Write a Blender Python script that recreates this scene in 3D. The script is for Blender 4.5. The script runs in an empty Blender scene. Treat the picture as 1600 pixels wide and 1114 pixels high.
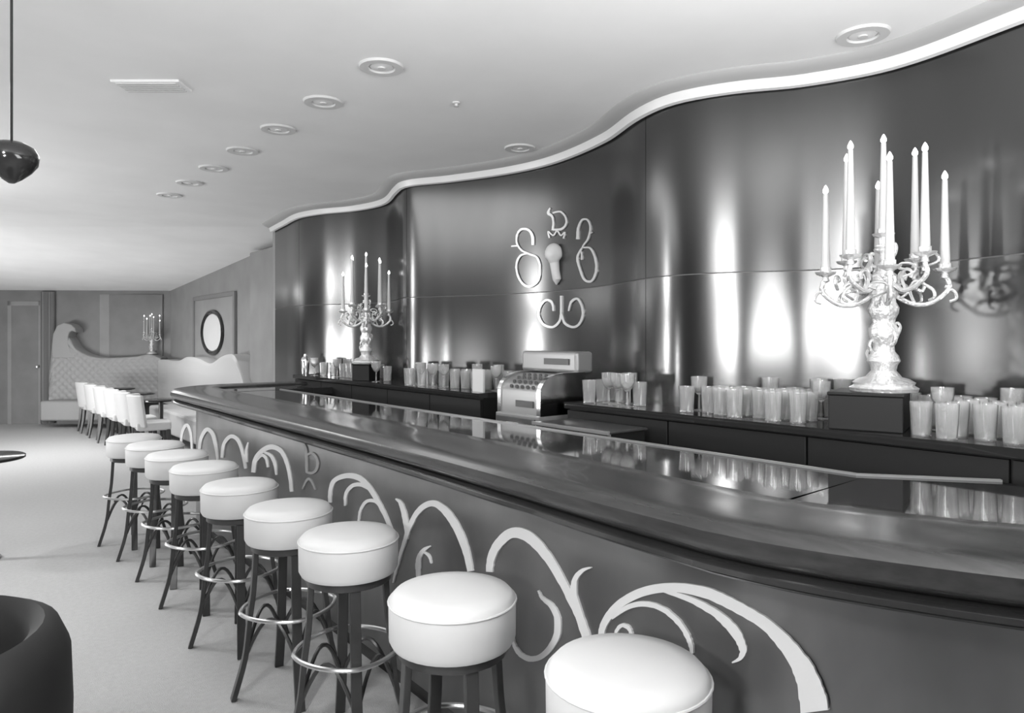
import bpy, bmesh, math, random
from mathutils import Vector, Matrix
random.seed(7)
PI = math.pi
SC = bpy.context.scene
C = SC.collection

# ------------------------------------------------------------------ camera, world, lights, exposure
F, CX, HY, EYE = 1100.0, 800.0, 528.0, 1.5
TH = math.atan(904 / F)
S_, C_ = math.sin(TH), math.cos(TH)
cd = bpy.data.cameras.new('camera'); cam = bpy.data.objects.new('camera', cd); C.objects.link(cam)
cam.location = (0, 0, EYE); cam.rotation_euler = (PI / 2, 0, -TH)
cd.sensor_width = 36; cd.lens = F / 1600 * 36; cd.shift_y = -(557 - HY) / 1600
cd.clip_start = 0.02; cd.clip_end = 100
SC.camera = cam
SC.view_settings.view_transform = 'Standard'
SC.view_settings.look = 'None'
SC.view_settings.gamma = 1
SC.view_settings.use_curve_mapping = False
SC.view_settings.exposure = 0.0

w = bpy.data.worlds.new('world'); SC.world = w; w.use_nodes = True
w.node_tree.nodes['Background'].inputs[0].default_value = (0.8, 0.8, 0.8, 1)
w.node_tree.nodes['Background'].inputs[1].default_value = 0.3

def area(name, loc, target, size, power, sy=None, shape='DISK'):
    l = bpy.data.lights.new(name, 'AREA'); l.energy = power; l.size = size
    l.shape = shape
    if sy: l.size_y = sy
    o = bpy.data.objects.new(name, l); C.objects.link(o); o.location = loc
    d = Vector(target) - Vector(loc)
    o.rotation_euler = d.to_track_quat('-Z', 'Y').to_euler()
    return o
# the photographer's flood lamps (left of and behind the camera) and lamps added for mirror glow and fill
area('flood_lamp', (-1.0, 0.75, 2.35), (2.9, 2.2, 1.9), 0.34, 34)
area('flood_lamp', (-1.0, 0.55, 1.60), (2.9, 2.2, 1.6), 0.34, 34)
area('flood_lamp', (-1.5, 4.5, 1.20), (2.9, 4.6, 1.2), 0.25, 8)  # weak extra flood, added for a bright band in the mirror wall
area('flood_lamp', (-1.3, 6.8, 2.3), (2.9, 3.6, 1.8), 0.26, 28)  # second pair repeats the first, added for the glow beside the wall emblem
area('flood_lamp', (-1.3, 6.8, 1.35), (2.9, 3.6, 1.4), 0.28, 26)
area('bounce_fill', (1.3, -0.3, 1.85), (1.5, 0.3, 2.7), 1.2, 74, 1.6, 'RECTANGLE')  # unseen upward fill, added for bounced light on the near ceiling
area('bounce_fill', (-2.2, 11.0, 0.35), (1.6, 11.8, 2.2), 3.5, 135, 0.8, 'RECTANGLE')  # unseen fill out of frame, added to brighten the far ceiling and lounge
area('ceiling_fill', (0.5, 4.4, 2.64), (0.6, 4.4, 0), 1.2, 40, 3.8, 'RECTANGLE')  # broad general fill added under the ceiling, not a real fitting
area('ceiling_fill', (1.0, 10.6, 2.2), (1.02, 10.6, 0), 1.0, 62, 2.0, 'RECTANGLE')  # fill added to brighten the far walls and chairs, no fitting there

# ------------------------------------------------------------------ pixel helpers (photograph 1600 x 1114)
def ray(px):
    u = (px - CX) / F
    return S_ + u * C_, C_ - u * S_
def at_h(px, py, h):
    Z = F * (EYE - h) / (py - HY); dx, dy = ray(px)
    return Vector((dx * Z, dy * Z, h))
def at_z(px, py, Z):
    dx, dy = ray(px)
    return Vector((dx * Z, dy * Z, EYE - (py - HY) / F * Z))
def interp(pts):
    ys = [p[0] for p in pts]; xs = [p[1] for p in pts]; n = len(pts)
    m = []
    for i in range(n):
        a, b = max(0, i - 1), min(n - 1, i + 1)
        m.append((xs[b] - xs[a]) / (ys[b] - ys[a]))
    def f(y):
        if y <= ys[0]: return xs[0]
        if y >= ys[-1]: return xs[-1]
        for i in range(n - 1):
            if y <= ys[i + 1]: break
        h = ys[i + 1] - ys[i]; t = (y - ys[i]) / h
        return ((2*t**3 - 3*t*t + 1) * xs[i] + (t**3 - 2*t*t + t) * h * m[i]
                + (-2*t**3 + 3*t*t) * xs[i + 1] + (t**3 - t*t) * h * m[i + 1])
    return f
wallx = interp([(-1.6, 3.08), (-0.9, 3.0), (-.3, 2.75), (0.3, 2.86), (.78, 3.0), (1.25, 3.1), (1.6, 3.0), (1.85, 2.84), (2.1, 2.755),
                (2.35, 2.80), (2.76, 2.98), (3.3, 3.09), (3.72, 3.05), (4.2, 2.88), (4.45, 2.75), (4.58, 2.73), (4.75, 2.78),
                (5.24, 2.94), (5.67, 2.89), (6.04, 2.72), (6.35, 2.66), (6.86, 2.72), (7.5, 2.80)])
edgex = interp([(0.9, 1.275), (1.2, 1.282), (1.6, 1.305), (2.4, 1.34), (3.9, 1.366), (5.6, 1.394), (6.6, 1.40)])
FACE_IN = 0.17
def on_curve(px, py, fx, off=0.0, x0=None):
    dx, dy = ray(px); t = 0.6
    while t < 14:
        if t * dx >= fx(t * dy) - off: break
        t += 0.004
    return Vector((t * dx, t * dy, EYE - (py - HY) / F * t))

# ------------------------------------------------------------------ materials
def mat(name, g, rough=0.5, metal=0.0, noise=0.0, nscale=8, bump=0.0, bscale=60, coat=0.0, emit=0.0, trans=0.0, stretch=(1, 1, 1), spec=0.5, crough=0.06):
    m = bpy.data.materials.new(name); m.use_nodes = True
    nt = m.node_tree; b = nt.nodes['Principled BSDF']
    col = g if isinstance(g, tuple) else (g, g, g)
    b.inputs['Base Color'].default_value = (*col, 1)
    b.inputs['Roughness'].default_value = rough; b.inputs['Metallic'].default_value = metal
    b.inputs['Coat Weight'].default_value = coat; b.inputs['Coat Roughness'].default_value = crough
    b.inputs['Transmission Weight'].default_value = trans
    b.inputs['Specular IOR Level'].default_value = spec
    if emit:
        b.inputs['Emission Color'].default_value = (1, 1, 1, 1); b.inputs['Emission Strength'].default_value = emit
    tc = nt.nodes.new('ShaderNodeTexCoord'); mp = nt.nodes.new('ShaderNodeMapping')
    mp.inputs['Scale'].default_value = stretch
    nt.links.new(tc.outputs['Object'], mp.inputs[0])
    if noise:
        n = nt.nodes.new('ShaderNodeTexNoise'); n.inputs['Scale'].default_value = nscale; n.inputs['Detail'].default_value = 4
        nt.links.new(mp.outputs[0], n.inputs['Vector'])
        r = nt.nodes.new('ShaderNodeValToRGB')
        r.color_ramp.elements[0].position = 0.3; r.color_ramp.elements[1].position = 0.7
        r.color_ramp.elements[0].color = (*[c * (1 - noise) for c in col], 1)
        r.color_ramp.elements[1].color = (*[min(1, c * (1 + noise)) for c in col], 1)
        nt.links.new(n.outputs['Fac'], r.inputs[0]); nt.links.new(r.outputs[0], b.inputs['Base Color'])
    if bump:
        n2 = nt.nodes.new('ShaderNodeTexNoise'); n2.inputs['Scale'].default_value = bscale
        nt.links.new(mp.outputs[0], n2.inputs['Vector'])
        bp = nt.nodes.new('ShaderNodeBump'); bp.inputs['Strength'].default_value = bump; bp.inputs['Distance'].default_value = 0.01
        nt.links.new(n2.outputs['Fac'], bp.inputs['Height']); nt.links.new(bp.outputs[0], b.inputs['Normal'])
    return m
M = {
    'ceiling': mat('ceiling_plaster', 0.9, 0.9, noise=0.03, nscale=2),
    'carpet': mat('carpet_wool', 0.48, 0.95, noise=0.05, nscale=40, bump=0.5, bscale=250),
    'mirror': mat('smoked_mirror', 0.125, 0.25, metal=1.0, noise=0.08, nscale=3, stretch=(1, 1, .3)),
    'mirror_low': mat('smoked_mirror_lower', 0.19, 0.21, metal=1.0, noise=0.08, nscale=3, stretch=(1, 1, .3)),
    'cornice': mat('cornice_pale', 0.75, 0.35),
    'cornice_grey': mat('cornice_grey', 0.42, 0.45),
    'dark_wall': mat('dark_panel', 0.20, 0.45, noise=0.1, nscale=3),
    'mid_wall': mat('grey_panel', 0.28, 0.5, noise=0.08, nscale=3),
    'door': mat('door_paint', 0.14, 0.5),
    'side_wall': mat('side_wall_paint', 0.09, 0.8),
    'black': mat('black_lacquer', 0.02, 0.12, noise=0.2, nscale=5),
    'bar_top': mat('black_bar_top', 0.02, 0.05, spec=0.9),
    'rail': mat('bar_rail_wood', 0.035, 0.26, noise=0.25, nscale=6, stretch=(8, 1, 8), coat=0.12, spec=0.4),
    'face': mat('bar_front_lacquer', 0.17, 0.36, noise=0.22, nscale=3, stretch=(1, 1, .6), coat=0.5, metal=0.7, crough=0.16),
    'white_trim': mat('white_inlay', 0.66, 0.5),
    'soft_trim': mat('dull_inlay', 0.28, 0.5),
    'cabinet': mat('cabinet_black', 0.010, 0.55, spec=0.3),
    'seat': mat('white_leatherette', 0.62, 0.5, noise=0.02, nscale=6),
    'leg': mat('dark_leg_wood', 0.045, 0.3, noise=0.2, nscale=10),
    'brass': mat('pale_brass', 0.7, 0.28, metal=0.9),
    'emblem': mat('polished_emblem_metal', 0.6, 0.35, metal=0.6),
    'silver': mat('bright_silver', 0.78, 0.3, metal=0.6, bump=0.6, bscale=70),
    'wax': mat('white_wax', 0.52, 0.4),
    'flame': mat('lit_candle_tip', 1.0, 0.5, emit=5),
    'glass': mat('clear_glass', 0.98, 0.04, trans=0.86),
    'register': mat('register_enamel', 0.26, 0.3, metal=0.3),
    'register_dark': mat('register_recess', 0.08, 0.4),
    'chrome': mat('chrome', 0.8, 0.15, metal=1.0),
    'quilt': mat('quilted_leatherette', 0.33, 0.45, bump=0.1, bscale=30),
    'pale_quilt': mat('pale_leatherette', 0.5, 0.5),
    'dark_seat': mat('dark_upholstery', 0.012, 0.7),
    'fitting': mat('ceiling_fitting_metal', 0.66, 0.7),
    'lens': mat('ceiling_fitting_centre', 0.85, 0.6),
    'cameo': mat('white_plaster', 0.62, 0.5),
    'curtain': mat('grey_drape', 0.35, 0.85),
}

# ------------------------------------------------------------------ mesh helpers
def obj(name, bm, m, parent=None, smooth=False, bevel=0.0, segs=2):
    bmesh.ops.recalc_face_normals(bm, faces=bm.faces[:])
    me = bpy.data.meshes.new(name); bm.to_mesh(me); bm.free()
    if smooth:
        for p in me.polygons: p.use_smooth = True
    o = bpy.data.objects.new(name, me); C.objects.link(o)
    me.materials.append(m if not isinstance(m, str) else M[m])
    if parent: o.parent = parent
    if bevel:
        b = o.modifiers.new('bevel', 'BEVEL'); b.width = bevel; b.segments = segs; b.limit_method = 'ANGLE'; b.angle_limit = 0.7
    if smooth:
        try: me.set_sharp_from_angle(angle=0.75)
        except Exception: pass
    return o
def tag(o, label=None, cat=None, group=None, kind=None):
    if label: o['label'] = label
    if cat: o['category'] = cat
    if group: o['group'] = group
    if kind: o['kind'] = kind
    return o
def thing(name, label, cat, loc=(0, 0, 0), rz=0, group=None):
    o = bpy.data.objects.new(name, None); C.objects.link(o)
    o.location = loc; o.rotation_euler = (0, 0, rz); o.empty_display_size = .1
    return tag(o, label, cat, group)
def structure(name, bm, m, label, parent=None, **k):
    o = obj(name, bm, m, parent, **k)
    if parent is None: tag(o, label, None, None, 'structure'); o['category'] = name.split('_')[0]
    return o
def BM(): return bmesh.new()
def box(bm, x0, x1, y0, y1, z0, z1):
    v = [bm.verts.new((x, y, z)) for z in (z0, z1) for y in (y0, y1) for x in (x0, x1)]
    for f in ((0, 1, 3, 2), (4, 6, 7, 5), (0, 4, 5, 1), (2, 3, 7, 6), (0, 2, 6, 4), (1, 5, 7, 3)):
        bm.faces.new([v[i] for i in f])
    return bm
def prism(bm, pts, z0, z1):
    a = [bm.verts.new((p[0], p[1], z0)) for p in pts]; b = [bm.verts.new((p[0], p[1], z1)) for p in pts]
    n = len(pts)
    bm.faces.new(a[::-1]); bm.faces.new(b)
    for i in range(n): bm.faces.new((a[i], a[(i + 1) % n], b[(i + 1) % n], b[i]))
    return bm
def lathe(bm, prof, n=24, c=(0, 0, 0), cap=True):
    rings = []
    for r, z in prof:
        rings.append([bm.verts.new((c[0] + r * math.cos(2*PI*i/n), c[1] + r * math.sin(2*PI*i/n), c[2] + z)) for i in range(n)])
    for a, b in zip(rings, rings[1:]):
        for i in range(n): bm.faces.new((a[i], a[(i+1) % n], b[(i+1) % n], b[i]))
    if cap:
        bm.faces.new(rings[0][::-1]); bm.faces.new(rings[-1])
    return bm
def tube(bm, pts, rad, n=8, closed=False, flat=1.0):
    pts = [Vector(p) for p in pts]; k = len(pts); rings = []; up0 = None
    for i, p in enumerate(pts):
        a = pts[(i - 1) % k] if (closed or i) else pts[i]
        b = pts[(i + 1) % k] if (closed or i < k - 1) else pts[i]
        t = (b - a).normalized()
        if up0 is None: up0 = Vector((0, 0, 1)) if abs(t.z) < .9 else Vector((1, 0, 0))
        s = t.cross(up0)
        if s.length < 1e-4: s = t.cross(Vector((0, 1, 0)))
        s.normalize(); u = s.cross(t).normalized(); up0 = u
        r = rad[i] if isinstance(rad, (list, tuple)) else rad
        rings.append([bm.verts.new(p + s * (math.cos(2*PI*j/n) * r) + u * (math.sin(2*PI*j/n) * r * flat)) for j in range(n)])
    m = k if closed else k - 1
    for i in range(m):
        a, b = rings[i], rings[(i + 1) % k]
        for j in range(n): bm.faces.new((a[j], a[(j+1) % n], b[(j+1) % n], b[j]))
    if not closed: bm.faces.new(rings[0][::-1]); bm.faces.new(rings[-1])
    return bm
def smooth_pts(pts, sub=6):
    pts = [Vector(p) for p in pts]; out = []
    for i in range(len(pts) - 1):
        p0 = pts[max(0, i-1)]; p1 = pts[i]; p2 = pts[i+1]; p3 = pts[min(len(pts)-1, i+2)]
        for j in range(sub):
            t = j / sub
            out.append(0.5 * ((2*p1) + (p2-p0)*t + (2*p0-5*p1+4*p2-p3)*t*t + (3*p1-p0-3*p2+p3)*t**3))
    out.append(pts[-1]); return out
def sweep(bm, path, prof, closed_prof=True):
    """path: list of (x, y) in plan; prof: list of (offset to the left-hand side, z)."""
    n = len(path); rows = []
    for i in range(n):
        a = Vector(path[max(0, i-1)]); b = Vector(path[min(n-1, i+1)])
        t = (b - a).normalized(); nl = Vector((-t.y, t.x))
        rows.append([bm.verts.new((path[i][0] + nl.x*o, path[i][1] + nl.y*o, z if not callable(z) else z(path[i]))) for o, z in prof])
    k = len(prof)
    for a, b in zip(rows, rows[1:]):
        for j in range(k if closed_prof else k - 1):
            bm.faces.new((a[j], a[(j+1) % k], b[(j+1) % k], b[j]))
    if closed_prof: bm.faces.new(rows[0][::-1]); bm.faces.new(rows[-1])
    return bm
def dup(o, parent=None, loc=None, rz=None):
    c = o.copy(); C.objects.link(c); c.parent = parent
    if loc is not None: c.location = loc
    if rz is not None: c.rotation_euler = (0, 0, rz)
    for ch in list(o.children): dup(ch, c)
    return c

# ------------------------------------------------------------------ the setting
def zc(p):                                    # ceiling height: flat, then falling towards the far alcove
    Z = p[0] * S_ + p[1] * C_
    return 2.7 if Z < 7.6 else 2.7 - 0.375 * (Z - 7.6) / 4.7
def pz(Z, X):                                 # plan point from depth along view and sideways
    return (Z * S_ + X * C_, Z * C_ - X * S_)

structure('floor', box(BM(), -2.6, 6.0, -2.5, 18.0, -0.08, 0.0), 'carpet', 'pale plain carpet running the length of the lounge')
bm = BM()
sec = [(-4.0, 2.7), (7.6, 2.7), (13.6, 2.7 - 0.375 * 6.0 / 4.7)]
rows = []
for Z, z in sec:
    rows.append([bm.verts.new((*pz(Z, X), zz)) for X in (-12.5, 7) for zz in (z, z + .08)])
for a, b in zip(rows, rows[1:]):
    bm.faces.new((a[0], a[2], b[2], b[0])); bm.faces.new((a[1], b[1], b[3], a[3]))
    bm.faces.new((a[0], b[0], b[1], a[1])); bm.faces.new((a[2], a[3], b[3], b[2]))
bm.faces.new(rows[0]); bm.faces.new(rows[-1])
bmesh.ops.recalc_face_normals(bm, faces=bm.faces[:])
structure('ceiling', bm, 'ceiling', 'pale smooth plaster ceiling dropping slightly towards the far end')

# wavy mirrored wall: solid core, with separate mirror panels on it
ys = [-1.6 + i * 0.05 for i in range(int(9.1 / 0.05) + 1)]
def wall_path(y0, y1, off=0.0, step=0.05):
    n = max(2, int(round((y1 - y0) / step))); out = []
    for i in range(n + 1):
        y = y0 + (y1 - y0) * i / n
        d = (wallx(y + .01) - wallx(y - .01)) / .02
        nn = Vector((-1, d)).normalized()
        out.append((wallx(y) + nn.x * off, y + nn.y * off))
    return out
wr = structure('wall_right', sweep(BM(), wall_path(-1.6, 7.3), [(-0.012, 0.0), (-0.012, 2.7), (-0.3, 2.7), (-0.3, 0.0)]), 'dark_wall',
               'serpentine wall behind the bar faced with smoked mirror panels', smooth=True)
tag(wr, None, 'wall')
cr = [-1.6, -.3, 2.33, 4.56, 6.4, 7.3]
for a, b in zip(cr, cr[1:]):
    for z0, z1, mm in ((1.0, 1.798, 'mirror_low'), (1.804, 2.64, 'mirror')):
        o = obj('mirror_panel', sweep(BM(), wall_path(a + .002, b - .002, 0, 0.025), [(0.0, z0), (0.0, z1), (-0.012, z1), (-0.012, z0)]), mm, wr, smooth=True)
# cornice in two bands
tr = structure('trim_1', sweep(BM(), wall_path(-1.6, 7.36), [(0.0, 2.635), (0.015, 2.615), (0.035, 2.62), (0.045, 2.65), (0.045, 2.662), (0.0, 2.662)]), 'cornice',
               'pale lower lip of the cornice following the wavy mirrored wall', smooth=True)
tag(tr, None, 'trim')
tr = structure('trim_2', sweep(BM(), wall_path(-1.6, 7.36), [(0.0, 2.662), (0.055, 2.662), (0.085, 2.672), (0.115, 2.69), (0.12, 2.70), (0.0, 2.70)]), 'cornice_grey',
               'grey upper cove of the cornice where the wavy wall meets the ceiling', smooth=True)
tag(tr, None, 'trim')

# far side wall (straight), end return, back wall, door, left and front walls
WX = 3.2
bkA = pz(12.3, -10.9); bkB = pz(12.3, -5.8)         # back wall line
bm = BM(); box(bm, 2.78, WX + .14, 7.3, 7.38, 0, 2.7)
structure('wall_return', bm, 'mid_wall', 'short grey return at the end of the wavy wall')['category'] = 'wall'
def slab(p, q, th, z0, fz, mm, name, label, cut=None):
    bm = BM(); P = Vector(p); Q = Vector(q); t = (Q - P).normalized(); nn = Vector((t.y, -t.x)) * th
    n = 12; rows = []
    for i in range(n + 1):
        a = P + (Q - P) * i / n; h = fz(a) + .03
        rows.append([bm.verts.new((a.x, a.y, z0)), bm.verts.new((a.x, a.y, h)), bm.verts.new((a.x + nn.x, a.y + nn.y, h)), bm.verts.new((a.x + nn.x, a.y + nn.y, z0))])
    for a, b in zip(rows, rows[1:]):
        for j in range(4): bm.faces.new((a[j], a[(j+1) % 4], b[(j+1) % 4], b[j]))
    bm.faces.new(rows[0]); bm.faces.new(rows[-1][::-1])
    o = structure(name, bm, mm, label); o['category'] = 'wall'; return o
cornerY = None
# intersection of back wall line with x = WX
tt = (WX - bkA[0]) / (bkB[0] - bkA[0]); cornerY = bkA[1] + tt * (bkB[1] - bkA[1])
slab((WX, cornerY), (WX, 7.36), -0.12, 0, zc, 'mid_wall', 'wall_far_right', 'straight grey wall beyond the bar beside the banquette')
structure('wall_pier', box(BM(), 3.05, WX - .001, 8.1, 8.86, 0, 2.56), 'mid_wall', 'grey pier on the far side wall just beyond the bar')['category'] = 'wall'
bw = slab((WX + .1, cornerY - .1 * (bkB[1]-bkA[1])/(bkA[0]-bkB[0]) * -1), bkA, -0.12, 0, zc, 'dark_wall', 'wall_back', 'dark panelled wall at the far end of the lounge')
slab((-2.5, -2.4), (-2.5, 17), -.1, 0, lambda p: 2.67, 'side_wall', 'wall_left', 'plain grey wall on the left, out of the frame')
slab((-2.6, -2.4), (3.4, -2.4), .1, 0, lambda p: 2.67, 'side_wall', 'wall_front', 'plain grey wall behind the camera')

ev = Vector((C_, -S_))                         # direction along the back wall
def bwp(px, off=0.0, Z=12.3):                  # plan point on the back wall under an image column
    X = (px - CX) / F * Z
    return Vector(pz(Z - off, X))
def wall_board(name, px0, px1, z0, z1, th, mm, parent=None, off=0.0, label=None, cat=None):
    a = bwp(px0); b = bwp(px1); n_ = Vector((-S_, -C_))
    pts = [a + n_*off, b + n_*off, b + n_*(off + th), a + n_*(off + th)]
    o = obj(name, prism(BM(), pts, z0, z1), mm, parent, bevel=0.004)
    if label: tag(o, label, cat)
    return o
for a, b in ((91, 172), (174, 255)):
    wall_board('wall_panel', a, b, 0.02, 2.26, 0.025, 'mid_wall' if a == 91 else 'dark_wall', bw)
d = wall_board('door_1', 22, 64, 0.0, 2.06, 0.04, 'door', None, 0.0); tag(d, 'dark door at the far left end of the lounge', 'door', None, 'structure')
wall_board('kick_plate', 26, 60, 0.06, 0.62, 0.012, 'black', d, 0.04)
wall_board('door_frame', 64, 69, 0.0, 2.14, 0.07, 'mid_wall', d)
wall_board('door_frame', 16, 22, 0.0, 2.14, 0.07, 'mid_wall', d)
wall_board('door_frame', 16, 69, 2.06, 2.14, 0.07, 'mid_wall', d)
lathe_pts = at_z(58, 575, 12.2)
obj('door_knob', lathe(BM(), [(.005, -.03), (.03, -.015), (.03, .015), (.005, .03)], 12, (lathe_pts.x, lathe_pts.y, 1.0)), 'brass', d, True)
# pale drape between door and panels
bm = BM(); a = bwp(70, .1); b = bwp(90, .1); pts = []
for i in range(41):
    t = i / 40; p = a + (b - a) * t + Vector((-S_, -C_)) * (0.035 * math.sin(t * 6 * 2 * PI))
    pts.append(p)
bk = [p + Vector((S_, C_)) * .012 for p in pts][::-1]
prism(bm, pts + bk, 0.02, 2.3)
tag(obj('curtain', bm, 'curtain', None, True), 'narrow grey pleated drape hanging beside the far door', 'curtain')

# ceiling fittings: flush round rings
def ring_light(loc, label, group, r=0.1):
    t = thing('ceiling_light', label, 'ceiling light', loc, 0, group)
    obj('rim', lathe(BM(), [(r*.55, -.001), (r*.6, -.010), (r*.95, -.010), (r, -.001), (r, 0.0), (r*.55, 0.0)], 32, cap=False), 'fitting', t, True)
    obj('centre_disc', lathe(BM(), [(r*.50, 0.0), (r*.5, -.004), (r*.2, -.007)], 24), 'lens', t, True)
    obj('socket', lathe(BM(), [(r*.18, -.006), (r*.18, -.012), (r*.05, -.013)], 16), 'fitting', t, True)
    return t
base = ring_light((1.53, 2.77, 2.7), 'round flush ceiling light in the row above the stools, nearest the camera', 'row of round ceiling lights')
names = ['second', 'third', 'fourth', 'fifth', 'sixth', 'seventh and farthest']
for i, n in enumerate(names):
    o = dup(base, None, (1.53, 2.77 + (i + 1) * 0.602, 2.7))
    o['label'] = 'round flush ceiling light, %s from the camera in the row above the stools' % n
o = dup(base, None, (2.86, 3.40, 2.7)); o['label'] = 'round flush ceiling light close to the cornice above the wall emblem'
o = dup(base, None, (2.84, 1.27, 2.7)); o['label'] = 'round flush ceiling light close to the cornice above the near candelabrum'
bm = BM(); box(bm, -.16, .16, -.07, .07, -.012, 0)
t = thing('ceiling_vent', 'faint rectangular vent in the ceiling at upper left', 'vent', (.80, 3.66, 2.7), -TH)
obj('frame', bm, 'ceiling', t, bevel=.003)
for k in range(5): obj('slat', box(BM(), -.14, .14, -.058 + k*.025, -.045 + k*.025, -.018, -.012), 'fitting', t)
tag(obj('sprinkler_head', lathe(BM(), [(.02, 0), (.02, -.006), (.008, -.008), (.008, -.02), (.014, -.022)], 12, tuple(at_h(713, 160, 2.7))), 'fitting', None, True),
    'tiny round sprinkler head alone in the middle of the ceiling', 'sprinkler')

# ------------------------------------------------------------------ the bar
bar = thing('bar_counter', 'long dark bar with black polished top and white scrollwork on its front', 'bar', (0, 0, 0))
outer = [(2.30, -0.12), (2.0, -0.10), (1.78, -0.02), (1.60, .13), (1.46, .34), (1.36, .56), (1.30, .74)]
outer = [tuple(p) for p in smooth_pts([(*p, 0) for p in outer] + [(edgex(.9), .9, 0)], 5)]
outer = [(p[0], p[1]) for p in outer] + [(edgex(.95 + i * .05), .95 + i * .05) for i in range(int((5.7 - .95) / .05) + 1)]
arc = [(edgex(5.7) + .5 - .5 * math.cos(a), 5.7 + .5 * math.sin(a)) for a in [PI/2 * i / 12 for i in range(1, 13)]]
outer = outer + arc + [(2.1, 6.2), (2.3, 6.2), (2.54, 6.2)]
def offs(path, d):
    out = []; n = len(path)
    for i in range(n):
        a = Vector(path[max(0, i-1)][:2]); b = Vector(path[min(n-1, i+1)][:2]); t = (b - a).normalized()
        out.append((path[i][0] + t.y * d, path[i][1] - t.x * d))
    return out
# profile offsets: left of the path (direction +y) is -x (outwards), so inwards is negative
obj('arm_rail', sweep(BM(), outer, [(-.02, 1.03), (0.0, 1.045), (.012, 1.065), (.01, 1.09), (-.01, 1.105), (-.06, 1.112), (-.16, 1.108), (-.24, 1.112), (-.30, 1.115), (-.325, 1.105), (-.325, 1.03)]), 'rail', bar, smooth=True)
obj('rail_groove', sweep(BM(), outer, [(-.03, 1.002), (0.0, 1.005), (.004, 1.018), (-.01, 1.03), (-.03, 1.03)]), 'black', bar, smooth=True)
obj('rail_bead', sweep(BM(), offs(outer, .04), [(-.02, .985), (.0, .985), (.012, .993), (.0, 1.002), (-.02, 1.002)]), 'rail', bar, smooth=True)
inner = offs(outer, .325)
top_out = inner[4:-3]
far_line = [(1.98, 5.6), (2.03, 5.2), (2.04, 1.0), (2.12, .62), (2.3, .52)]
# bar top: from rail inwards to x ~2.05
bm = BM()
a_row = [p for p in inner if p[0] < 2.3 and p[1] <= 5.38]
i0 = next(i for i, p in enumerate(a_row) if p[1] > .95)
b_row = [(2.08 + .22 * (i0 - i) / i0, .95 - .30 * (i0 - i) / i0) if i < i0 else (2.08, p[1]) for i, p in enumerate(a_row)]
vb = [[bm.verts.new((p[0], p[1], z)) for z in (1.045, 1.098)] for p in a_row]
vc = [[bm.verts.new((p[0], p[1], z)) for z in (1.045, 1.098)] for p in b_row]
for i in range(len(vb) - 1):
    for k in (0, 1):
        try: bm.faces.new((vb[i][k], vb[i+1][k], vc[i+1][k], vc[i][k]))
        except Exception: pass
    try: bm.faces.new((vc[i][0], vc[i+1][0], vc[i+1][1], vc[i][1]))
    except Exception: pass
bmesh.ops.remove_doubles(bm, verts=bm.verts[:], dist=.0005)
obj('bar_top', bm, 'bar_top', bar)
obj('bar_top', box(BM(), 1.74, 2.54, 5.38, 5.88, 1.045, 1.098), 'bar_top', bar)
obj('service_edge', sweep(BM(), [(2.302, .648), (2.08, .95), (2.08, 5.38)], [(0, 1.02), (0, 1.104), (-.015, 1.104), (-.015, 1.02)]), 'register', bar)
face_path = offs(outer, FACE_IN)
obj('front_panel', sweep(BM(), face_path, [(0, .10), (0, .99), (-.03, .99), (-.03, .10)]), 'face', bar, smooth=True)
obj('plinth', sweep(BM(), offs(outer, FACE_IN + .05), [(0, 0), (0, .10), (-.03, .10), (-.03, 0)]), 'black', bar, smooth=True)
obj('cabinet_back', box(BM(), 1.95, 1.98, 1.0, 5.38, 0, 1.045), 'cabinet', bar)

def facex(y): return edgex(y) + FACE_IN
faceX = interp([(.2, 1.72), (.35, 1.62), (.56, 1.515), (.74, 1.465)] + [(y, edgex(y) + FACE_IN) for y in (.95, 1.2, 1.6, 2.4, 3.9, 5.7)])
def ribbon(px_pts, fx, name, mm, parent, th=0.006, sub=6, sink=0.001, ws=1.0):
    """px_pts: (px, py, width px); raised flat band lying on a vertical curved surface x = fx(y)."""
    P = smooth_pts([(p[0], p[1], p[2]) for p in px_pts], sub)
    bm = BM(); rows = []; n = len(P)
    for i, p in enumerate(P):
        a = P[max(0, i-1)]; b = P[min(n-1, i+1)]
        t = Vector((b.x - a.x, b.y - a.y)); t = t.normalized() if t.length > 1e-6 else Vector((1, 0))
        nn = Vector((-t.y, t.x)) * max(.6, p.z * ws) / 2
        row = []
        for sgn in (1, -1):
            q = on_curve(p.x + sgn * nn.x, p.y + sgn * nn.y, fx)
            q.x = fx(q.y)
            row.append(q)
        # outward normal of the surface
        y = row[0].y; dd = (fx(y + .01) - fx(y - .01)) / .02; no = Vector((-1, dd, 0)).normalized()
        rows.append([bm.verts.new(row[0] - no * sink), bm.verts.new(row[0] + no * th), bm.verts.new(row[1] + no * th), bm.verts.new(row[1] - no * sink)])
    for a, b in zip(rows, rows[1:]):
        for j in range(4): bm.faces.new((a[j], a[(j+1) % 4], b[(j+1) % 4], b[j]))
    bm.faces.new(rows[0][::-1]); bm.faces.new(rows[-1])
    return obj(name, bm, mm, parent)
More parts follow.
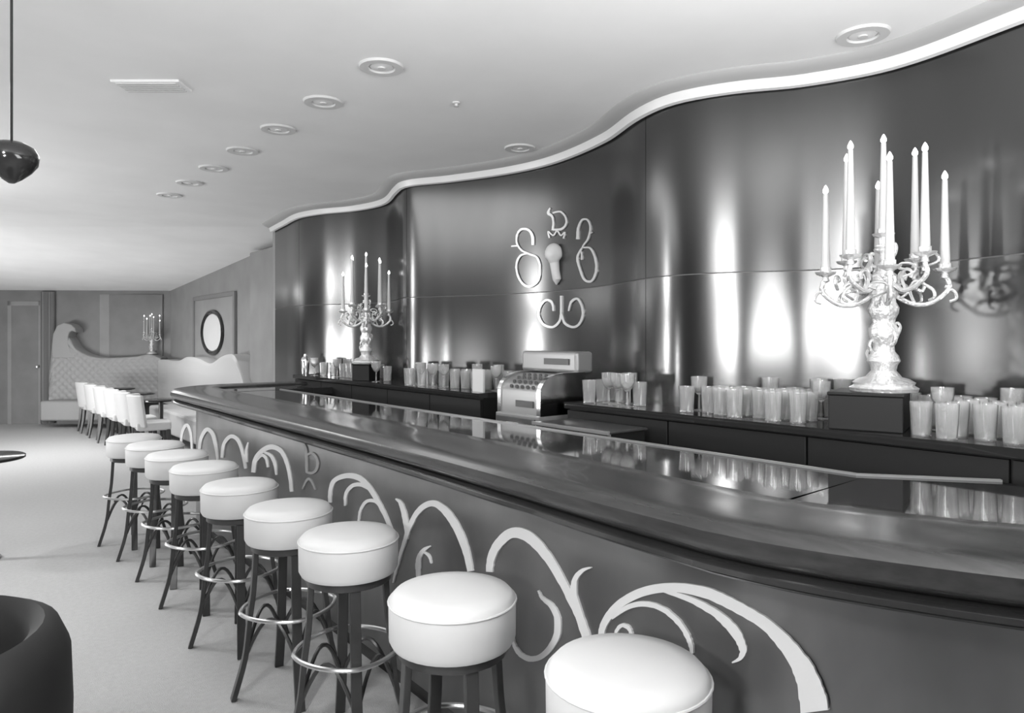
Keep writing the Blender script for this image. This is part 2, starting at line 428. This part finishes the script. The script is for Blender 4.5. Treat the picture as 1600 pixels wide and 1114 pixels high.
scrolls = [
    [(941,1000,9),(944,980,10),(955,960,12),(975,940,13),(1010,923,14),(1055,917,14),(1105,925,17),(1150,945,18),(1200,975,19),(1238,1015,26),(1262,1055,34),(1272,1090,42),(1275,1110,44)],
    [(1040,922,5),(1080,935,9),(1122,958,12),(1150,985,15),(1163,1010,12),(1160,1026,7),(1146,1034,2)],
    [(958,965,5),(985,947,8),(1015,943,8),(1045,955,8),(1068,978,8),(1080,1000,7),(1084,1020,5)],
    [(964,1000,4),(966,985,5),(975,976,6),(986,982,6),(990,995,4)],
    [(924,1005,10),(910,965,11),(899,930,10),(901,905,8),(912,891,6),(926,886,2)],
    [(767,893,10),(770,870,12),(782,848,14),(803,832,16),(828,838,17),(852,862,15),(873,893,13),(893,932,12),(908,968,9),(918,1005,6)],
    [(737,892,9),(731,862,11),(718,828,12),(701,801,12),(683,787,10),(667,789,9),(652,803,8),(641,825,7),(632,852,5),(622,885,4),(616,910,2)],
    [(620,779,2),(628,786,6),(634,805,8),(637,825,7),(638,842,3)],
    [(517,785,5),(518,765,6),(525,750,7),(543,743,8),(562,746,9),(577,759,8),(592,782,7),(605,808,6),(615,832,5)],
    [(541,790,3),(542,772,5),(552,759,6),(566,757,6),(578,764,3)],
    [(562,815,3),(565,797,4),(575,783,5),(590,784,5),(601,800,3)],
    [(843,922,2),(850,934,5),(866,948,8),(874,970,10),(870,998,10),(852,1022,9),(832,1029,8),(816,1022,7),(806,1008,5),(803,992,2)],
    [(674,853,2),(664,859,6),(656,872,7),(655,890,7),(656,905,5)],
    [(664,862,3),(672,868,4),(676,880,2)],
    [(397,738,6),(400,719,7),(410,705,7),(425,698,8),(439,703,7),(448,718,6),(454,742,5),(457,768,5)],
    [(402,720,3),(410,711,5),(417,716,4),(420,730,3)],
    [(414,706,3),(425,712,5),(431,725,5),(433,742,2)],
    [(348,715,4),(351,694,5),(361,682,6),(372,686,6),(379,702,5),(385,732,4)],
    [(386,722,4),(386,705,4),(389,691,2)],
    [(312,708,4),(315,686,5),(324,671,6),(333,677,6),(338,695,5),(341,718,3)],
    [(283,700,3),(286,675,4),(293,664,5),(299,676,4),(301,705,3)],
]
for s in scrolls: ribbon(s, faceX, 'scroll', 'white_trim', bar)
for s in ([(477,693,2),(480,706,4),(481,738,4)], [(480,711,3),(489,708,4),(496,715,4),(498,725,4),(495,735,4),(488,739,4),(480,737,3)],
          [(474,764,2),(479,753,3),(484,748,4),(489,753,3),(494,765,2)]):
    ribbon(s, faceX, 'monogram_stroke', 'soft_trim', bar)

# ------------------------------------------------------------------ wall emblem
em = thing('wall_emblem', 'ornamental metal D monogram with scrolls and white head on the mirror wall', 'emblem', (0, 0, 0))
wf = lambda y: wallx(y)
for s in ([(861,325,3),(858,333,6),(864,338,5),(866,348,4),(865,360,5)],
          [(865,333,3),(877,331,4),(885,339,4),(886,350,4),(879,358,5),(865,359,4)]):
    ribbon(s, wf, 'letter_stroke', 'emblem', em, .008, ws=.72)
for s in ([(834,383,6),(833,368,6),(826,359,5),(815,359,5),(809,368,4),(809,380,4),(816,391,4),(828,397,4),(840,402,4),(845,416,4),(843,436,5),(832,447,5),(820,445,5),(811,432,4),(808,415,4),(814,400,4),(828,396,3)],
          [(800,385,3),(810,384,4)],
          [(904,374,6),(905,357,5),(911,344,4),(920,344,4),(924,356,4),(920,374,4),(912,386,3),(924,388,4),(932,404,5),(933,424,5),(926,439,5),(915,437,5),(908,421,5),(904,402,5),(912,386,3)],
          [(910,393,3),(911,406,4)], [(922,366,2),(927,363,3)],
          [(866,486,3),(864,473,5),(855,469,5),(846,478,5),(843,493,5),(851,507,5),(865,511,5),(875,503,5),(878,490,4),(878,462,4)],
          [(890,486,3),(894,472,5),(904,467,5),(911,479,5),(912,494,5),(906,507,5),(896,511,5),(884,505,5),(879,491,4)],
          [(860,372,3),(858,362,3),(866,368,3),(872,361,3),(878,368,3),(884,363,3),(882,373,3)]):
    ribbon(s, wf, 'scroll', 'emblem', em, .008, ws=.72)
# small modelled head: oval head, neck and drape tip
hc = on_curve(871, 400, wf); hc.x = wallx(hc.y) - .03
bm = BM(); bmesh.ops.create_icosphere(bm, subdivisions=3, radius=1)
for v in bm.verts:
    v.co = Vector((v.co.x * .045, v.co.y * .058, v.co.z * .07))
    if v.co.x < -.02 and abs(v.co.y) < .012 and -.02 < v.co.z < .01: v.co.x -= .012
    if v.co.z < -.03: v.co.y *= .8
bmesh.ops.rotate(bm, verts=bm.verts[:], cent=(0, 0, 0), matrix=Matrix.Rotation(math.radians(40), 3, 'Z'))
for v in bm.verts: v.co += Vector((hc.x, hc.y, hc.z + .01))
obj('head', bm, 'cameo', em, True)
obj('neck', tube(BM(), [(hc.x + .005, hc.y, hc.z - .04), (hc.x + .01, hc.y - .005, hc.z - .10), (hc.x + .018, hc.y - .012, hc.z - .15), (hc.x + .02, hc.y - .004, hc.z - .185)], [.032, .028, .03, .004], 10), 'cameo', em, True)

# ------------------------------------------------------------------ back counter
CFX = 2.50; CH = 1.17
bc = thing('back_counter', 'black counter along the foot of the mirrored wall behind the bar', 'counter', (0, 0, 0))
REG0, REG1 = 2.62, 3.36
def counter_piece(y0, y1):
    bm = BM(); pts = wall_path(y0, y1, .004); poly = [(CFX, y0)] + [(p[0], min(max(p[1], y0), y1)) for p in pts] + [(CFX, y1)]
    prism(bm, poly, CH - .03, CH); obj('counter_top', bm, 'bar_top', bc)
    n = max(1, round((y1 - y0) / .6)); st = (y1 - y0) / n
    obj('carcass', box(BM(), CFX + .04, CFX + .16, y0, y1, 0, CH - .03), 'cabinet', bc)
    for i in range(n):
        obj('cabinet_door', box(BM(), CFX + .018, CFX + .04, y0 + i*st + .004, y0 + (i+1)*st - .004, .12, CH - .04), 'cabinet', bc, bevel=.003)
counter_piece(-.6, REG0); counter_piece(REG1, 6.15)
rs = thing('register_cabinet', 'low black cabinet filling the gap in the counter, carrying the cash register', 'cabinet', (0, 0, 0))
obj('worktop', box(BM(), 2.36, 2.84, REG0 + .004, REG1 - .004, .96, 1.0), 'bar_top', rs)
obj('body', box(BM(), 2.39, 2.8, REG0 + .004, REG1 - .004, 0, .96), 'cabinet', rs)
st = thing('bar_station', 'dark metal box with pale rim behind the bar, right of the register', 'station', (0, 0, 0))
obj('body', box(BM(), 2.22, 2.45, 2.05, 2.52, 0, 1.09), 'cabinet', st)
obj('rim', box(BM(), 2.21, 2.46, 2.04, 2.53, 1.09, 1.10), 'leg', st, bevel=.003)
obj('front_strip', box(BM(), 2.200, 2.212, 2.04, 2.53, 1.088, 1.104), 'register', st)
obj('corner_strip', box(BM(), 2.212, 2.222, 2.042, 2.052, .9, 1.09), 'register', st)

# ------------------------------------------------------------------ cash register
rg = thing('cash_register', 'old grey cash register with curved top in the gap of the counter', 'cash register', (2.42, 2.73, 1.0))
obj('drawer_base', box(BM(), 0.0, .38, 0, .36, 0, .09), 'register', rg, bevel=.006)
obj('drawer', box(BM(), -.012, .0, .02, .34, .012, .075), 'register_dark', rg, bevel=.003)
obj('drawer_handle', box(BM(), -.03, -.012, .13, .23, .035, .05), 'chrome', rg, bevel=.003)
obj('foot_plate', box(BM(), -.03, .39, -.01, .38, -.0, .012), 'chrome', rg, bevel=.002)
bm = BM()
prof = [(.02, .09), (.02, .20)] + [(.02 + .16 - .16*math.cos(a), .20 + .10*math.sin(a)) for a in [PI/2*i/8 for i in range(1, 9)]] + [(.34, .30), (.34, .09)]
va = [bm.verts.new((x, .015, z)) for x, z in prof]; vb_ = [bm.verts.new((x, .345, z)) for x, z in prof]
bm.faces.new(va); bm.faces.new(vb_[::-1])
for i in range(len(prof)): bm.faces.new((va[i], va[(i+1) % len(prof)], vb_[(i+1) % len(prof)], vb_[i]))
obj('body', bm, 'register', rg, True)
obj('slot_window', box(BM(), .012, .02, .06, .2, .13, .165), 'register_dark', rg)
for sx in (0.0, .33):
    bm = BM(); pr = [(x, z) for x, z in prof]
    a1 = [bm.verts.new((x - .006 if x < .1 else x, .0 + sx, z + .012 if z > .1 else z)) for x, z in pr]
    b1 = [bm.verts.new((x - .006 if x < .1 else x, .03 + sx, z + .012 if z > .1 else z)) for x, z in pr]
    bm.faces.new(a1); bm.faces.new(b1[::-1])
    for i in range(len(pr)): bm.faces.new((a1[i], a1[(i+1) % len(pr)], b1[(i+1) % len(pr)], b1[i]))
    obj('side_arch', bm, 'chrome', rg, True)
for r in range(4):
    for c_ in range(5):
        a = PI/2 * (r + 1.2) / 5.5; x = .18 - .16*math.cos(a); z = .20 + .10*math.sin(a)
        obj('key', lathe(BM(), [(.009, -.004), (.009, .010), (.006, .013)], 8, (x - .004, .07 + c_*.045, z)), 'register_dark', rg)
bm = BM(); box(bm, .28, .41, -.0, .47, .305, .425); obj('display_box', bm, 'register', rg, bevel=.02, segs=4)
obj('display_window', box(BM(), .272, .282, .06, .26, .35, .385), 'register_dark', rg)
tag(obj('stand_leg', box(BM(), .30, .38, .355, .44, 0.0, .305), 'register', rg))
# papers / menu card beside register
t = tag(obj('card_stand', box(BM(), 2.56, 2.575, 3.39, 3.50, CH, CH + .14), 'cameo', None, bevel=.002), 'upright white card standing on the counter left of the cash register', 'card')

# ------------------------------------------------------------------ candelabra
def candelabrum(loc, label, rz=0):
    t = thing('candelabrum', label, 'candelabrum', loc, rz, None)
    obj('base', lathe(BM(), [(.112, 0), (.116, .012), (.10, .022), (.105, .032), (.085, .045), (.06, .052), (.055, .06)], 28), 'silver', t, True)
    # lobed feet
    obj('stem', lathe(BM(), [(.055, .06), (.042, .075), (.046, .095), (.056, .11), (.05, .13), (.038, .145), (.036, .165), (.044, .185), (.052, .205), (.05, .23), (.038, .25),
                             (.040, .265), (.05, .285), (.052, .305), (.042, .325), (.04, .34), (.05, .355), (.044, .375), (.036, .395), (.044, .41), (.046, .425), (.028, .44), (.02, .455), (.03, .465), (.018, .475), (.014, .505), (.032, .515), (.034, .522), (.016, .528), (.018, .55)], 20), 'silver', t, True)
    # lobed feet
    obj('stem', lathe(BM(), [(.055, .06), (.035, .08), (.04, .10), (.052, .115), (.045, .135), (.028, .15), (.03, .17), (.045, .19), (.05, .215), (.04, .24), (.026, .255),
                             (.036, .27), (.05, .29), (.048, .315), (.03, .33), (.034, .345), (.045, .36), (.03, .385), (.022, .41), (.02, .45), (.03, .46), (.016, .475), (.012, .52), (.03, .53), (.03, .536), (.016, .54), (.018, .565)], 20), 'silver', t, True)
    for k in range(14):
        a = 2*PI*k/5 + (.6 if k % 2 else 0); z0 = .03 + .032 * k; f_ = .8
        p = [(.035, .04 + z0), (.058, .05 + z0), (.068, .075 + z0), (.058, .092 + z0), (.045, .085 + z0)]
        obj('leaf', tube(BM(), smooth_pts([(r*f_*math.cos(a), r*f_*math.sin(a), z) for r, z in p], 4), [.004] + [.009]*15 + [.004], 6, flat=.6), 'silver', t, True)
    for k in range(16):
        a = 2*PI*k/16 + .2; r0 = .055 + .05*(k % 3); z0 = .34 + .035*(k % 4)
        p = [(r0, z0), (r0 + .022, z0 + .02), (r0 + .018, z0 + .045), (r0, z0 + .05), (r0 - .008, z0 + .035), (r0 + .004, z0 + .028)]
        obj('foliage', tube(BM(), smooth_pts([(r*math.cos(a + .4*(r - r0)/.03), r*math.sin(a + .4*(r - r0)/.03), z) for r, z in p], 3), .0065, 6, flat=.7), 'silver', t, True)
    def candle(x, y, z, h):
        c = obj('candle', lathe(BM(), [(.0165, 0), (.0165, .02), (.012, h*.6), (.009, h)], 14, (x, y, z)), 'wax', t, True)
        obj('flame', lathe(BM(), [(.004, 0), (.010, .008), (.010, .016), (.005, .028), (.001, .034)], 10, (x, y, z + h)), 'flame', c, True)
    def cup(x, y, z):
        obj('drip_cup', lathe(BM(), [(.006, -.035), (.014, -.03), (.010, -.015), (.034, -.004), (.038, .004), (.020, .0), (.020, .022), (.012, .024)], 16, (x, y, z)), 'silver', t, True)
    n = 8
    for k in range(n):
        a = 2*PI*(k + .5)/n + .1
        up = k % 2
        R = .195 if not up else .165
        zt = .44 if not up else .49
        ca, sa = math.cos(a), math.sin(a)
        p = [(.02, .37), (.06, .335), (.11, .315), (.16, .325), (R + .012, .37), (R + .006, .41), (R, zt - .035)]
        if up: p = [(.02, .41), (.05, .385), (.09, .365), (.14, .385), (R + .008, .42), (R, zt - .035)]
        obj('arm', tube(BM(), smooth_pts([(r*ca, r*sa, z) for r, z in p], 5), .0085, 8), 'silver', t, True)
        q = [(.10, .32), (.085, .365), (.10, .40), (.13, .39), (.125, .365), (.11, .37)] if not up else [(.09, .37), (.075, .41), (.09, .44), (.115, .43), (.11, .41)]
        obj('curl', tube(BM(), smooth_pts([(r*ca, r*sa, z) for r, z in q], 4), .006, 6), 'silver', t, True)
        q = [(R, .38), (R + .03, .36), (R + .035, .335), (R + .015, .325)]
        obj('curl', tube(BM(), smooth_pts([(r*ca, r*sa, z) for r, z in q], 4), .0055, 6), 'silver', t, True)
        cup(R*ca, R*sa, zt)
        candle(R*ca, R*sa, zt + .02, [.32, .37, .28, .36, .34, .33, .30, .37][k])
    cup(0, 0, .575); candle(0, 0, .597, .315)
    return t
def plinth(x, y, s, h, label, ang=0):
    t = thing('plinth_box', label, 'box', (x, y, CH), ang)
    obj('body', box(BM(), -s/2, s/2, -s/2, s/2, 0, h - .012), 'cabinet', t, bevel=.004)
    obj('lid', box(BM(), -s/2 - .004, s/2 + .004, -s/2 - .004, s/2 + .004, h - .012, h), 'cabinet', t, bevel=.004)
    return t
NC = Vector((2.66, 1.165, 0))
plinth(NC.x, NC.y, .24, .135, 'square black box raising the large near candelabrum on the counter', .28)
cn = candelabrum((NC.x + .045, NC.y - .03, CH + .135), 'large silver candelabrum with tall white candles at right')
FC = Vector((2.61, 4.97, 0))
plinth(FC.x, FC.y, .155, .13, 'small black box under the middle candelabrum on the counter', .5)
c2 = dup(cn, None, (FC.x, FC.y, CH + .13), .6); c2.scale = (.9, .9, .92); c2['label'] = 'silver candelabrum with white candles beyond the wall emblem, middle of the photo'

# ------------------------------------------------------------------ glasses
def tumbler():
    return lathe(BM(), [(.001, .006), (.027, .006), (.034, .115), (.036, .115), (.030, .0), (.001, .0)], 14, cap=False)
def goblet():
    return lathe(BM(), [(.034, 0), (.034, .003), (.005, .008), (.004, .07), (.022, .085), (.036, .115), (.037, .155), (.035, .155), (.033, .116), (.018, .09), (.001, .083)], 14, cap=False)
tb = obj('tumbler', tumbler(), 'glass', None, True); gb = obj('goblet', goblet(), 'glass', None, True)
used = {'t': False, 'g': False}
def put_glass(kind, x, y, z, label, group):
    src = tb if kind == 't' else gb
    if not used[kind]: o = src; used[kind] = True
    else: o = src.copy(); C.objects.link(o)
    o.location = (x, y, z); tag(o, label, 'glass', group)
def glass_rows(y0, y1, depth, label, group, avoid=(), z=CH, tall=.2):
    y = y0
    while y < y1:
        xw = wallx(y) - .10 - max(0, abs((wallx(y+.02)-wallx(y-.02))/.04) * .02)
        for r in range(depth):
            x = xw - r * .092
            if x < CFX + .05: break
            if any((x - a)**2 + (y - b)**2 < c*c for a, b, c in avoid): continue
            k = 'g' if random.random() < tall else 't'
            put_glass(k, x + random.uniform(-.003, .003), y, z, label[k], group)
        y += .087
def lab(where): return {'t': 'clear straight tumbler among the packed glasses ' + where, 'g': 'clear stemmed goblet among the packed glasses ' + where}
av = [(NC.x, NC.y, .215), (FC.x, FC.y, .2), (2.61, 3.46, .09)]
glass_rows(.35, 1.12, 5, lab('right of the near candelabrum'), 'glasses right of the near candelabrum', av, tall=.1)
glass_rows(1.15, 2.0, 5, lab('left of the near candelabrum'), 'glasses left of the near candelabrum', av, tall=.1)
glass_rows(2.26, 2.58, 4, lab('right of the cash register'), 'glasses right of the cash register', av, tall=.3)
glass_rows(3.46, 4.35, 4, lab('left of the cash register'), 'glasses left of the cash register', av, tall=.2)
glass_rows(4.75, 5.6, 3, lab('beside the middle candelabrum'), 'glasses beside the middle candelabrum', av)
glass_rows(5.8, 5.9, 2, lab('behind the middle candelabrum'), 'glasses behind the middle candelabrum', av)

def shaker(loc, label):
    t = thing('cocktail_shaker', label, 'shaker', loc)
    obj('body', lathe(BM(), [(.03, 0), (.04, .12), (.038, .13)], 16), 'chrome', t, True)
    obj('cap', lathe(BM(), [(.038, .13), (.030, .155), (.016, .165), (.016, .185), (.004, .19)], 16), 'chrome', t, True)
    return t
shaker((2.58, 6.06, CH), 'polished cocktail shaker at the far end of the back counter')
p = at_h(478, 590, 1.098)
# a white napkin block and ash trays on the bar
def ashtray(x, y, label):
    t = tag(obj('ashtray', lathe(BM(), [(.05, 0), (.058, .018), (.052, .018), (.044, .006), (.001, .005)], 20, (x, y, 1.0985), cap=False), 'glass', None, True), label, 'ashtray')

# ------------------------------------------------------------------ stools
def make_stool():
    t = thing('bar_stool', 'x', 'bar stool', (0, 0, 0), 0, 'white bar stools in a row along the bar')
    obj('seat', lathe(BM(), [(.14, .635), (.172, .64), (.180, .655), (.181, .745), (.178, .765), (.165, .779), (.12, .786), (.05, .789), (.005, .790)], 40), 'seat', t, True)
    obj('piping', tube(BM(), [(.181*math.cos(a), .181*math.sin(a), .757) for a in [2*PI*i/40 for i in range(40)]], .0035, 6, True), 'seat', t, True)
    obj('seat_base', lathe(BM(), [(.145, .605), (.155, .61), (.155, .634), (.14, .635)], 28), 'leg', t, True)
    for k in range(4):
        a = PI/4 + k*PI/2; ca, sa = math.cos(a), math.sin(a)
        prof = smooth_pts([(.135, 0, .61), (.145, 0, .45), (.16, 0, .33), (.178, 0, .17), (.225, 0, .0)], 4)
        bm = BM(); rows = []
        for i, p in enumerate(prof):
            q = prof[min(i+1, len(prof)-1)]; tt_ = (q - prof[max(i-1, 0)]).normalized(); nx = Vector((-tt_.z, 0, tt_.x))
            wd = .019; th = .010
            r_ = []
            for sx, sy in ((1, 1), (1, -1), (-1, -1), (-1, 1)):
                c0 = p + nx * th * sx
                z = max(0.0, c0.z)
                X, Y = c0.x, wd * sy
                r_.append(bm.verts.new((X*ca - Y*sa, X*sa + Y*ca, z)))
            rows.append(r_)
        for A, B in zip(rows, rows[1:]):
            for j in range(4): bm.faces.new((A[j], A[(j+1) % 4], B[(j+1) % 4], B[j]))
        bm.faces.new(rows[0][::-1]); bm.faces.new(rows[-1])
        obj('leg', bm, 'leg', t, False, bevel=.002, segs=1)
        # arched brace between neighbouring legs
        b = a + PI/2; P0 = Vector((.172*ca, .172*sa, .18)); P1 = Vector((.172*math.cos(b), .172*math.sin(b), .18))
        pts = []
        for i in range(13):
            u = i/12; q = P0.lerp(P1, u); q.z = .18 + .16*math.sin(PI*u); pts.append(q)
        obj('brace', tube(BM(), pts, .008, 6), 'leg', t, True)
    # footrest: rounded square ring
    pts = []
    for i in range(48):
        a = 2*PI*i/48; r = .185 + .015*abs(math.cos(2*(a)))* -1 + .012
        pts.append((r*math.cos(a), r*math.sin(a), .355))
    obj('foot_ring', tube(BM(), pts, .0085, 8, True), 'brass', t, True)
    return t
spots = [(1.185, 1.04), (1.145, 1.66), (1.19, 2.40), (1.178, 2.94), (1.176, 3.56), (1.19, 4.20), (1.18, 4.74), (1.172, 5.27), (1.14, 5.76)]
words = ['nearest the camera, cut by the bottom edge', 'second from the camera', 'third from the camera',
         'fourth from the camera', 'fifth from the camera', 'sixth from the camera', 'seventh from the camera',
         'eighth from the camera', 'ninth and farthest from the camera']
s0 = make_stool()
for i, (x, y) in enumerate(spots):
    o = s0 if i == 0 else dup(s0)
    o.location = (x, y, 0); o.rotation_euler = (0, 0, [.5, .55, .48, .6, .5, .55, .45, .5, .6, .5][i])
    o['label'] = 'white round bar stool with dark legs, ' + words[i]

# ------------------------------------------------------------------ far lounge: chairs, tables, banquette
def make_chair():
    t = thing('lounge_chair', 'x', 'chair', (0, 0, 0), 0, 'white low chairs in the far lounge')
    # back faces -x, seat extends to +x
    bm = BM(); pts = []; n = 14
    for i in range(n + 1):
        a = -1.1 + 2.2 * i / n; pts.append((.02 + .27*(1 - math.cos(a)), .27*math.sin(a)))
    outp = pts; inp = [(x + .06*math.cos((-1.1 + 2.2*i/n)), y - .06*math.sin((-1.1 + 2.2*i/n))) for i, (x, y) in enumerate(pts)]
    prism(bm, outp + inp[::-1], .40, .80)
    for v in bm.verts:
        if v.co.z > .6: v.co.x -= .05
    obj('backrest', bm, 'seat', t, True, bevel=.015)
    obj('seat', prism(BM(), [(.07, -.2), (.07, .2), (.45, .22), (.47, 0), (.45, -.22)], .36, .46), 'seat', t, bevel=.02)
    for x, y in ((.08, -.17), (.08, .17), (.42, -.19), (.42, .19)):
        sx = -.05 if x < .2 else .03
        obj('leg', tube(BM(), [(x, y, .37), (x + sx*.3, y, .2), (x + sx, y*1.05, 0)], [.03, .026, .016], 6), 'leg', t, True)
    return t
c0 = make_chair()
cw = ['nearest of the row beyond the stools', 'second of the row beyond the stools', 'third of the row beyond the stools', 'fourth of the row beyond the stools', 'fifth of the row beyond the stools', 'farthest of the row, near the drape']
for i in range(6):
    o = c0 if i == 0 else dup(c0)
    y = 9.7 + i * .66
    o.location = (1.86 - .02 * i, y, 0); o.rotation_euler = (0, 0, -.12 + .05*(i % 3))
    o['label'] = 'white low-backed lounge chair with dark legs, ' + cw[i]
def table(x, y, r, h, label, g=None, top='black'):
    t = thing('cocktail_table', label, 'table', (x, y, 0), 0, g)
    obj('table_top', lathe(BM(), [(r - .01, h - .025), (r, h - .02), (r, h - .005), (r - .01, h)], 28), top, t, True)
    obj('pedestal', lathe(BM(), [(.03, .03), (.025, .3), (.03, h - .025)], 12), 'leg', t, True)
    obj('foot', lathe(BM(), [(.13, 0), (.13, .015), (.04, .035)], 20), 'leg', t, True)
for i, (y, wd) in enumerate(((10.03, 'nearest'), (11.35, 'middle'), (12.67, 'farthest'))):
    table(2.3, y, .22, .70, 'small round dark cocktail table between chairs and banquette, %s of three' % wd, 'cocktail tables')
table(.05 + .18, 5.95, .27, .70, 'small round table at the left edge of the room')

# quilted banquette with a wave shaped top
bq = thing('banquette', 'grey quilted banquette with a wave-shaped curling back at the far end', 'sofa', (0, 0, 0))
bx0, bx1 = 118, 268
topf = interp([(118, 1.35), (126, 1.33), (140, 1.24), (155, 1.18), (170, 1.15), (200, 1.16), (225, 1.19), (240, 1.24), (252, 1.22), (268, 1.14)])
nO = Vector((-S_, -C_))
def quilt(plan, top, z0=.42, nz=46, amp=.02, cell=.13):
    bm = BM(); g = []; L = 0; prev = None
    for (p, no, key) in plan:
        if prev is not None: L += (p - prev).length
        prev = p; col_ = []
        h = top(key)
        for j in range(nz + 1):
            z = z0 + (h - z0) * j / nz
            a = (L + z) / cell; b = (L - z) / cell
            dsp = amp * min(abs(math.sin(PI*a)), abs(math.sin(PI*b))) ** .6
            edge = min(1, (nz - j) / 4)
            dsp *= edge
            col_.append(bm.verts.new((p.x + no.x * (.22 * (1 if j < nz else .9) + dsp), p.y + no.y * (.22 * (1 if j < nz else .9) + dsp), z)))
        back = [bm.verts.new((p.x, p.y, h)), bm.verts.new((p.x, p.y, z0))]
        g.append(col_ + back)
    for a, b in zip(g, g[1:]):
        m = len(a)
        for j in range(m): bm.faces.new((a[j], a[(j+1) % m], b[(j+1) % m], b[j]))
    bm.faces.new(g[0]); bm.faces.new(g[-1][::-1])
    return bm
plan = []
for i in range(91):
    px = 92 + (262 - 92) * i / 90; plan.append((bwp(px, .03), nO, px))
topf = interp([(92, .9), (96, 1.35), (100, 1.55), (108, 1.66), (122, 1.50), (132, 1.33), (148, 1.22), (170, 1.165), (200, 1.17), (225, 1.19), (245, 1.22), (262, 1.16)])
obj('quilted_back', quilt(plan, topf, nz=52), 'quilt', bq, True)
# the overhanging curl of the wave
cpts = [(97, 560), (96, 540), (98, 522), (104, 509), (115, 504), (126, 507), (132, 513), (133, 520), (128, 517), (123, 519), (121, 526), (122, 540), (128, 553), (136, 560)]
bm = BM(); fr = []; bk_ = []
for px, py in cpts:
    a = bwp(px, .27); fr.append(bm.verts.new((a.x, a.y, EYE - (py - HY) / F * 12.07)))
    a = bwp(px, .03); bk_.append(bm.verts.new((a.x, a.y, EYE - (py - HY) / F * 12.07)))
bm.faces.new(fr); bm.faces.new(bk_[::-1])
for i in range(len(cpts)): bm.faces.new((fr[i], fr[(i+1) % len(cpts)], bk_[(i+1) % len(cpts)], bk_[i]))
obj('wave_curl', bm, 'quilt', bq, bevel=.02)
plan2 = []
for i in range(61):
    y = cornerY - .2 - i * (cornerY - .2 - 8.8) / 60; plan2.append((Vector((WX - .02, y)), Vector((-1, 0)), y))
topf2 = interp([(8.8, .92), (8.95, 1.08), (9.2, 1.26), (9.4, 1.29), (9.75, 1.25), (10.24, 1.145), (10.8, 1.20), (11.4, 1.21), (11.9, 1.14), (12.7, 1.14), (13.2, 1.13)])
bs = thing('banquette', 'pale banquette with a scalloped back along the wall right of the quilted one', 'sofa', (0, 0, 0))
obj('side_back', quilt(plan2, topf2, nz=30, amp=.006), 'pale_quilt', bs, True)
a = bwp(98, .24); b = bwp(235, .24)
obj('seat_cushion', prism(BM(), [a, b, b + nO*.36, a + nO*.36], .12, .45), 'quilt', bq, bevel=.03)
obj('side_cushion', box(BM(), WX - .6, WX - .24, 8.9, cornerY - 1.2, .12, .45), 'pale_quilt', bs, bevel=.03)

# far candelabrum on a wall bracket, framed oval mirror
fb = bwp(244, .145)
c3 = dup(cn, None, (fb.x, fb.y, topf(244) + .004), .3); c3['label'] = 'small silver candelabrum on top of the quilted banquette in the far corner'; c3.scale = (.74, .74, .74)
mo = thing('oval_mirror', 'oval mirror with painted white reflection in a dark rectangular frame on the far wall', 'mirror', (WX, 10.8, 1.58))
ov = [(math.cos(2*PI*i/40), math.sin(2*PI*i/40)) for i in range(40)]
bm = BM()
for zz in (-.03, -.05):
    pass
A = [bm.verts.new((-.035, .44*u, .27*v)) for u, v in ov]; bm.faces.new(A)
B = [bm.verts.new((-.02, .44*u, .27*v)) for u, v in ov]; bm.faces.new(B[::-1])
for i in range(40): bm.faces.new((A[i], A[(i+1) % 40], B[(i+1) % 40], B[i]))
obj('glare_oval', bm, 'cameo', mo)  # plain white disc; the mirror's bright reflection is put into its colour
obj('oval_rim', tube(BM(), [(-.03, .49*u, .31*v) for u, v in ov], .03, 8, True), 'black', mo, True)
obj('backing', box(BM(), -.02, -.002, -.95, .95, -.42, .52), 'mid_wall', mo)
for y0, y1, z0, z1 in ((-1, -.93, -.46, .56), (.93, 1, -.46, .56), (-.93, .93, .50, .56), (-.93, .93, -.46, -.40)):
    obj('frame_bar', box(BM(), -.04, -.002, y0, y1, z0, z1), 'dark_wall', mo, bevel=.005)

# ------------------------------------------------------------------ near left: dark chair back and lamp
t = thing('armchair', 'dark upholstered armchair with rounded back at the lower left corner', 'armchair', (-.095, 2.11, 0), .2)
bm = BM(); n = 24
prof = [(.27, .12), (.36, .14), (.37, .60), (.365, .74), (.34, .80), (.31, .815), (.28, .79), (.265, .72), (.27, .12)]
rows = []
for i in range(n + 1):
    a = -1.9 + 3.8 * i / n; k = 1 if abs(a) < 1.2 else 1 - .25 * (abs(a) - 1.2) / .7
    rows.append([bm.verts.new((r*math.cos(a), r*math.sin(a), .12 + (z - .12) * k)) for r, z in prof])
for A, B in zip(rows, rows[1:]):
    for j in range(len(prof) - 1): bm.faces.new((A[j], A[j+1], B[j+1], B[j]))
bm.faces.new(rows[0][:-1]); bm.faces.new(rows[-1][:-1][::-1])
obj('backrest', bm, 'dark_seat', t, True)
obj('seat', lathe(BM(), [(.25, .14), (.268, .16), (.268, .42), (.25, .45), (.1, .46)], 28), 'dark_seat', t, True)
for a in (.8, 2.3, 3.9, 5.4):
    obj('leg', lathe(BM(), [(.014, 0), (.022, .14)], 8, (.24*math.cos(a), .24*math.sin(a), 0)), 'leg', t)
q = at_z(18, 252, 2.0)
t = thing('pendant_lamp', 'small black teardrop pendant shade at the left edge under the ceiling', 'lamp', (q.x, q.y, q.z))
obj('shade', lathe(BM(), [(.012, .056), (.035, .052), (.056, .04), (.068, .018), (.064, -.008), (.048, -.03), (.026, -.05), (.008, -.062)], 28), 'black', t, True)
obj('cord', tube(BM(), [(0, 0, .05), (0, 0, 2.7 - q.z)], .004, 6), 'black', t)
